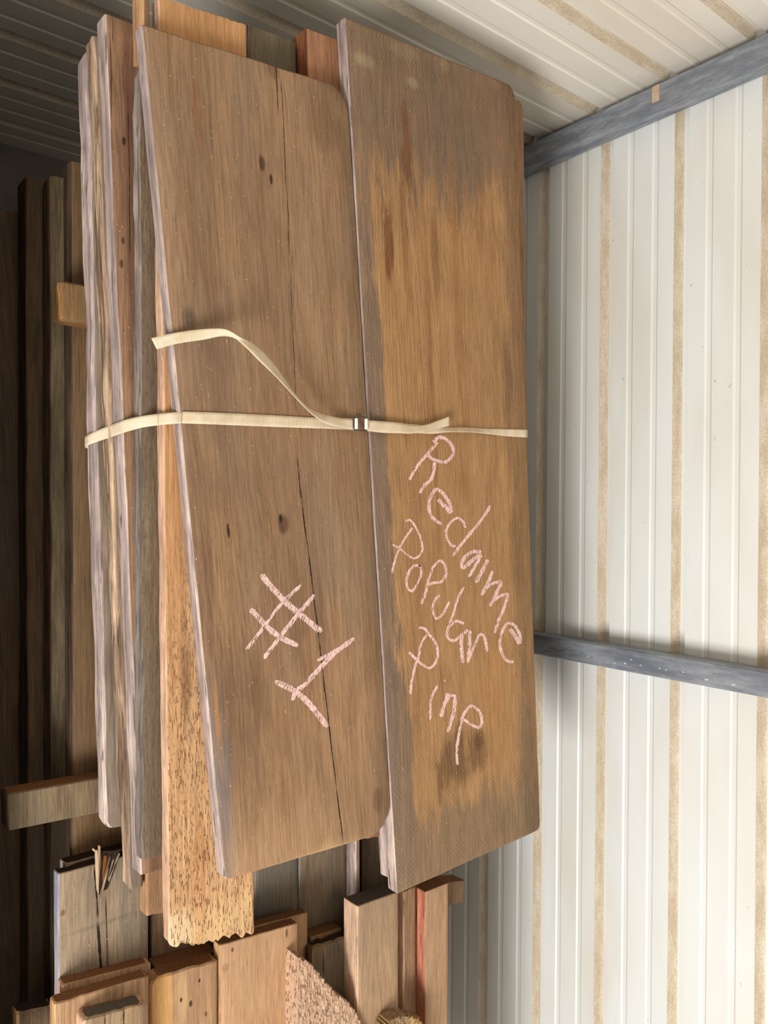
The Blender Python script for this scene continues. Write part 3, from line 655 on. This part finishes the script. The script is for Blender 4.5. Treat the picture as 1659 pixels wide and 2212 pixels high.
# ---------------------------------------------------------------- strap and buckle
def webbing():
    N = NT('cream_webbing'); tc = N.node('ShaderNodeTexCoord'); uv = tc.outputs['UV']
    sp = N.node('ShaderNodeSeparateXYZ'); N.put(sp.inputs[0], uv)
    rib = N.math('SINE', N.math('MULTIPLY', sp.outputs[0], 6.283*420))      # cross ribs every 2.4 mm
    warp_ = N.math('SINE', N.math('MULTIPLY', sp.outputs[1], 6.283*9))
    n = N.noise(tc.outputs['Object'], (25, 25, 25), 4)
    c = N.mix(N.ramp(n, .35, .7), srgb((232, 214, 186)), srgb((216, 194, 160)))
    c = N.mix(1, c, N.ramp(rib, -1, 1, .86, 1.04), 'MULTIPLY')
    c = N.mix(1, c, N.ramp(warp_, -1, 1, .95, 1.02), 'MULTIPLY')
    N.put(N.b.inputs['Base Color'], c); N.b.inputs['Roughness'].default_value = .8; N.b.inputs['Specular IOR Level'].default_value = .2
    bp = N.node('ShaderNodeBump'); bp.inputs['Strength'].default_value = .5; bp.inputs['Distance'].default_value = .0006
    N.put(bp.inputs['Height'], rib); N.l.new(bp.outputs[0], N.b.inputs['Normal'])
    return N.m
M_web = webbing()
def smooth_pts(A, sub):
    out = []
    n = len(A)
    for i in range(n-1):
        p0, p1, p2, p3 = A[max(0, i-1)], A[i], A[i+1], A[min(n-1, i+2)]
        for k in range(sub):
            t = k/sub
            out.append(.5*((2*p1)+(-p0+p2)*t+(2*p0-5*p1+4*p2-p3)*t*t+(-p0+3*p1-3*p2+p3)*t*t*t))
    out.append(A[-1]); return out
def ribbon(name, pairs, parent, label=None, sub=8, th=.0012, lin=False):
    A = [p[0] for p in pairs]; B = [p[1] for p in pairs]
    if not lin: A, B = smooth_pts(A, sub), smooth_pts(B, sub)
    cen = sum(A, Vector())/len(A)
    bm = bmesh.new(); uvl = bm.loops.layers.uv.new('UVMap'); rows = []; d = 0; ds = []
    for i, (a, b) in enumerate(zip(A, B)):
        if i: d += ((a+b)/2-(A[i-1]+B[i-1])/2).length
        ds.append(d); rows.append([bm.verts.new(a.lerp(b, k/4)-cen) for k in range(5)])
    for i in range(len(rows)-1):
        for k in range(4):
            f = bm.faces.new((rows[i][k], rows[i+1][k], rows[i+1][k+1], rows[i][k+1])); f.smooth = True
            for lp_, (ii, kk) in zip(f.loops, ((i, k), (i+1, k), (i+1, k+1), (i, k+1))): lp_[uvl].uv = (ds[ii], kk/4)
    me = bpy.data.meshes.new(name); bm.to_mesh(me); bm.free()
    o = link(name, me, M_web, parent, cen-(parent.location if parent else Vector()))
    s = o.modifiers.new('thickness', 'SOLIDIFY'); s.thickness = th; s.offset = 0
    if label: o['label'] = label
    return o
bk = at(778, 914, -1.195)
strap = empty('tie_down_strap', bk); tag(strap, 'cream webbing strap wrapped around the plank bundle with a wire buckle', 'strap')
ZT = -1.1988
def pr(a, b, z1, z2=None): return (at(a[0], a[1], z1), at(b[0], b[1], z1 if z2 is None else z2))
left = [pr((765, 904), (765, 929), ZT+.004), pr((700, 903), (700, 926), ZT), pr((560, 895), (560, 921), ZT), pr((440, 890), (440, 916), ZT), pr((394, 889), (393, 914.5), ZT)]
left2 = [pr((393, 889), (392, 914.5), ZT), pr((347, 893), (347, 918), -1.2255), pr((341, 894), (341, 919), -1.2295)]
o1 = ribbon('strap_band', left, strap, lin=True)
o2 = ribbon('strap_band', left2, strap, lin=True)
ft = lambda px, py, z: at(px, py, z)
sd = [pr((341, 894), (341, 919), -1.2295), pr((310, 898), (311, 923), -1.2500), pr((285, 903), (287, 929), -1.266), pr((262, 909.5), (264, 936), -1.281), pr((240, 917.5), (242, 943.5), -1.322), pr((215, 927.5), (217, 952), -1.352), pr((192, 938), (192, 961), -1.372), pr((183, 943), (184, 966), -1.402)]
o3 = ribbon('strap_band', sd, strap, sub=5)
# underside return and right side, closing the loop around the bundle
yb0 = sd[-1][0].y; xb = sd[-1][0].x
under = [sd[-1], (Vector((xb+.002, yb0+.02, ZC-1.4045)), Vector((xb+.027, yb0+.02, ZC-1.4045))), (Vector((xb, 1.30, ZC-1.4045)), Vector((xb+.025, 1.30, ZC-1.4045))), (Vector((xb-.02, 1.335, ZC-1.39)), Vector((xb+.004, 1.335, ZC-1.39))),
         (at(1139, 930, -1.24)-Vector((0, 0, 0)), at(1139, 946, -1.24)), pr((1138, 928), (1138, 945), ZT)]
ribbon('strap_band', under, strap, lin=True)
right = [pr((793, 911), (793, 930), ZT+.003), pr((860, 914), (860, 933), ZT), pr((930, 920), (930, 937), ZT), (at(960, 922, ZT), at(960, 934, ZT+.006)), (at(985, 923.5, ZT), at(985, 933, ZT+.012)), (at(1020, 924, ZT), at(1020, 934, ZT+.010)), (at(1052, 926, ZT), at(1052, 937, ZT+.005)), pr((1090, 926.5), (1090, 942), ZT), pr((1138, 928), (1138, 945), ZT)]
ribbon('strap_band', right, strap, sub=5)
# long loose tail, twisted once, and the short tail on the right
q = lambda x, y: (300+x/1.952, 650+y/1.952)
T = [((905, 500), (905, 543), .006, .006), ((860, 495), (860, 536), .008, .010), ((820, 488), (800, 522), .012, .016), ((762, 474), (748, 491), .014, .026), ((702, 441), (697, 446), .018, .034), ((645, 375), (638, 383), .026, .044),
     ((603, 312), (576, 317), .036, .052), ((545, 238), (506, 250), .044, .056), ((485, 183), (448, 192), .05, .056), ((425, 152), (408, 160), .05, .044), ((385, 128), (378, 150), .046, .038), ((348, 117), (338, 150), .040, .034), ((270, 119), (276, 163), .026, .024), ((160, 133), (166, 180), .010, .010), ((52, 157), (75, 204), -.002, -.002)]
ribbon('loose_tail', [(at(*q(*a), ZT+z1), at(*q(*b), ZT+z2)) for a, b, z1, z2 in T], strap, 'long loose end of the strap lying in an S curve', sub=6)
T2 = [((955, 503), (955, 548), .007, .007), ((1030, 508), (1030, 556), .007, .007), ((1100, 514), (1100, 558), .007, .009), ((1160, 524), (1150, 559), .007, .013), ((1215, 521), (1215, 548), .010, .014), ((1260, 505), (1262, 537), .012, .013), ((1308, 487), (1309, 527), .012, .012)]
ribbon('loose_tail', [(at(*q(*a), ZT+z1), at(*q(*b), ZT+z2)) for a, b, z1, z2 in T2], strap, 'short loose end of the strap right of the buckle', sub=6)
M_wire = plain('dark_steel_wire', (92, 90, 84), .35, .8, .1)
M_white = plain('white_webbing_fold', (250, 240, 222), .7, 0, .05)
def tube(name, pts, r, mat, parent, closed=False, segs=8):
    P = [p-parent.location for p in pts]; bm = bmesh.new(); rings = []; n = len(P)
    for i, p in enumerate(P):
        a = P[(i-1) % n] if closed or i else P[0]; b = P[(i+1) % n] if closed or i < n-1 else P[-1]
        d = (b-a).normalized(); u = d.cross(Vector((0, 0, 1)))
        if u.length < .01: u = Vector((1, 0, 0))
        u.normalize(); v = d.cross(u)
        rings.append([bm.verts.new(p+(u*math.cos(2*math.pi*k/segs)+v*math.sin(2*math.pi*k/segs))*r) for k in range(segs)])
    for i in range(n if closed else n-1):
        for k in range(segs):
            f = bm.faces.new((rings[i][k], rings[i][(k+1) % segs], rings[(i+1) % n][(k+1) % segs], rings[(i+1) % n][k])); f.smooth = True
    if not closed:
        bm.faces.new(rings[0][::-1]); bm.faces.new(rings[-1])
    bmesh.ops.recalc_face_normals(bm, faces=bm.faces[:])
    me = bpy.data.meshes.new(name); bm.to_mesh(me); bm.free()
    return link(name, me, mat, parent)
zb = ZT+.009
ring_px = [(764, 905), (766, 901), (771, 899), (776, 900), (786, 901), (792, 904), (793, 910), (793, 926), (791, 930), (782, 930), (769, 929), (765, 926)]
bkf = tube('buckle_frame', smooth_pts([at(x, y, zb) for x, y in ring_px]+[at(764, 905, zb)], 4)[:-1], .0013, M_wire, strap, True); bkf['label'] = 'dark bent wire buckle'
tube('buckle_prong', [at(769, 903, zb+.002), at(771, 896, zb+.004), at(774, 894, zb+.004), at(779, 897, zb+.002)], .0011, M_wire, strap)
for (x, y0, y1) in ((769.5, 904.5, 926), (791, 905.5, 927)):
    o = tube('webbing_fold', [at(x, y0, zb+.0005), at(x, y0+1.5, zb+.001), at(x, y1-1.5, zb+.001), at(x-.3, y1, zb+.0005)], .0032, M_white, strap, segs=12); o['label'] = 'white fold of webbing around the buckle bar'

# ---------------------------------------------------------------- chalk writing
def chalk(name, col):
    N = NT(name); tc = N.node('ShaderNodeTexCoord'); P = tc.outputs['Object']; uv = tc.outputs['UV']
    rt = N.node('ShaderNodeVectorRotate'); N.put(rt.inputs['Vector'], P); rt.inputs['Angle'].default_value = .55; rt.inputs['Axis'].default_value = (0, 0, 1)
    a = N.noise(rt.outputs[0], (90, 620, 1), 3, .6); b = N.noise(P, (40, 60, 1), 2)
    sp = N.node('ShaderNodeSeparateXYZ'); N.put(sp.inputs[0], uv)
    e = N.math('ABSOLUTE', N.math('SUBTRACT', sp.outputs[1], .5)); e = N.ramp(e, .3, .5, 0, .13)
    v = N.math('SUBTRACT', N.math('ADD', N.math('MULTIPLY', a, .8), N.math('MULTIPLY', b, .2)), e)
    al = N.ramp(v, .42, .49)
    N.put(N.b.inputs['Base Color'], srgb(col)); N.b.inputs['Roughness'].default_value = 1; N.b.inputs['Specular IOR Level'].default_value = 0
    N.put(N.b.inputs['Alpha'], al)
    return N.m
M_ch = chalk('pink_chalk', (232, 194, 186))
def stroke_group(name, label, strokes, parent, conv, z):
    """one mark or letter: flat chalk ribbons on the board face"""
    pm = Matrix.Translation(parent.location)@Matrix.Rotation(parent.rotation_euler.z, 4, 'Z'); inv = pm.inverted()
    bm = bmesh.new(); uvl = bm.loops.layers.uv.new('UVMap')
    for si, (w_, pts) in enumerate(strokes):
        P = [Vector(conv(*p)+(0,)) for p in pts]
        if len(P) > 2: P = smooth_pts(P, 5)
        else: P = [P[0].lerp(P[1], k/6) for k in range(7)]
        n = len(P); rows = []
        for i, p in enumerate(P):
            d = (P[min(n-1, i+1)]-P[max(0, i-1)]); d.normalize(); nn = Vector((-d.y, d.x, 0))
            ww = w_*.60*(1+.25*noise.noise(Vector((i*.7, si*3.1, len(pts)))))*(1 if 0 < i < n-1 else .55)
            r = []
            for s in (-1, 0, 1):
                qq = p+nn*ww*s; g = at(qq.x, qq.y, z); g.z += .0004+si*.00012
                r.append(bm.verts.new(inv@g))
            rows.append(r)
        for i in range(n-1):
            for k in range(2):
                f = bm.faces.new((rows[i][k], rows[i+1][k], rows[i+1][k+1], rows[i][k+1]))
                for lp_, (ii, kk) in zip(f.loops, ((i, k), (i+1, k), (i+1, k+1), (i, k+1))): lp_[uvl].uv = (ii/n, kk/2)
    bmesh.ops.recalc_face_normals(bm, faces=bm.faces[:])
    for f in bm.faces:
        if f.normal.z < 0: f.normal_flip()
    me = bpy.data.meshes.new(name); bm.to_mesh(me); bm.free()
    o = link(name, me, M_ch, parent)
    if label: o['label'] = label
    return o
cA = lambda x, y: (500+x/2.37, 1150+y/2.37)
cB = lambda x, y: (800+x/3.6875, 900+y/3.6875)
stroke_group('chalk_mark', 'pink chalk hash sign', [(13, [(150, 215), (205, 280), (270, 350), (350, 420), (460, 510)]), (12, [(95, 390), (170, 470), (240, 530), (340, 580)]),
    (7, [(357, 268), (250, 370), (160, 490), (75, 600)]), (9, [(424, 320), (345, 412), (250, 530), (165, 645)])], b1, cA, -1.2)
stroke_group('chalk_mark', 'pink chalk numeral one', [(7, [(438, 655), (520, 612), (628, 540)]), (10, [(625, 545), (520, 625), (350, 805)]), (13, [(222, 762), (320, 810), (400, 880), (490, 995)]), (8, [(310, 860), (330, 810), (370, 780)])], b1, cA, -1.2)
def L(txt, strokes, conv=cB): stroke_group('chalk_letter', 'pink chalk letter '+txt, strokes, b2, conv, -1.2)
L('R', [(6.5, [(535, 205), (460, 290), (370, 400), (308, 505)]), (7.5, [(500, 205), (545, 165), (600, 178), (645, 225), (660, 285), (625, 345), (575, 362), (490, 335), (455, 300)]), (7.5, [(510, 360), (505, 430), (480, 500), (430, 545), (390, 610)])])
L('e', [(9, [(540, 660), (590, 710), (640, 770)]), (7.5, [(645, 765), (630, 690), (575, 610), (520, 580), (475, 650), (465, 720), (490, 800), (565, 858)])])
L('c', [(5.5, [(755, 885), (740, 840), (695, 808), (640, 840), (605, 900), (610, 970), (650, 1030), (680, 1025)])])
L('l', [(6.5, [(955, 708), (890, 815), (770, 960), (650, 1112)])])
L('a', [(8, [(885, 1080), (820, 1075), (760, 1110), (728, 1170), (742, 1200), (800, 1155), (868, 1095)]), (7.5, [(880, 1090), (850, 1160), (782, 1278)])])
L('i', [(8, [(937, 1138), (890, 1230), (838, 1322)])])
L('m', [(7.5, [(975, 1228), (940, 1310), (885, 1422)]), (6.5, [(895, 1390), (960, 1335), (1045, 1310)]), (7.5, [(1045, 1312), (1005, 1400), (950, 1512)]), (6.5, [(960, 1480), (1030, 1430), (1097, 1410)]), (6.5, [(1095, 1412), (1070, 1500), (1022, 1620), (988, 1725)])])
L('e', [(9, [(1190, 1812), (1150, 1745), (1112, 1690)]), (6.5, [(1192, 1808), (1190, 1740), (1145, 1660), (1090, 1648), (1045, 1720), (1030, 1800), (1045, 1880), (1085, 1942), (1142, 1955)])])
L('P', [(4.5, [(280, 835), (315, 823), (360, 880), (400, 970), (412, 1070), (355, 1128), (290, 1100)]), (4.5, [(290, 1100), (232, 1050), (176, 1018)]), (5, [(336, 882), (280, 960), (225, 1060), (195, 1140), (170, 1245)])])
L('o', [(5.5, [(400, 1190), (350, 1188), (305, 1240), (288, 1310), (300, 1370), (335, 1387), (380, 1320), (405, 1240), (388, 1178)])])
L('p', [(6, [(500, 1188), (465, 1290), (440, 1400), (405, 1492)]), (6, [(500, 1200), (550, 1148), (590, 1180), (602, 1250), (570, 1310), (500, 1325), (450, 1345)])])
L('u', [(5.5, [(552, 1418), (513, 1460), (495, 1530), (525, 1610), (582, 1562), (628, 1472)])])
L('l', [(5.5, [(745, 1358), (700, 1440), (662, 1560), (630, 1655)])])
L('a', [(6.5, [(745, 1650), (680, 1628), (620, 1680), (612, 1750), (660, 1785), (720, 1745), (775, 1698)]), (8, [(728, 1725), (722, 1820), (737, 1962)])])
L('r', [(7, [(790, 1700), (790, 1810), (775, 1962)]), (6.5, [(775, 1955), (820, 1840), (872, 1738), (912, 1770), (927, 1875)])])
L('P', [(6, [(385, 1682), (430, 1688), (470, 1740), (517, 1800), (537, 1900), (510, 1970), (470, 2002), (420, 1980)]), (6, [(420, 1982), (370, 1940), (308, 1875)]), (5.5, [(452, 1735), (405, 1800), (385, 1900), (355, 1990), (330, 2100), (318, 2210)])])
L('i', [(5.5, [(1055, 785), (1022, 850), (1016, 960)]), (4, [(1083, 758), (1096, 757)])], cA)
L('n', [(8, [(1108, 822), (1092, 880), (1070, 945)]), (6, [(1092, 880), (1120, 835), (1148, 840)]), (8, [(1145, 842), (1135, 930), (1105, 1022)])], cA)
L('e', [(6.5, [(1175, 965), (1195, 920), (1230, 888), (1272, 925), (1280, 980), (1255, 998), (1185, 955)]), (6, [(1180, 960), (1162, 1040), (1152, 1120), (1156, 1192)])], cA)
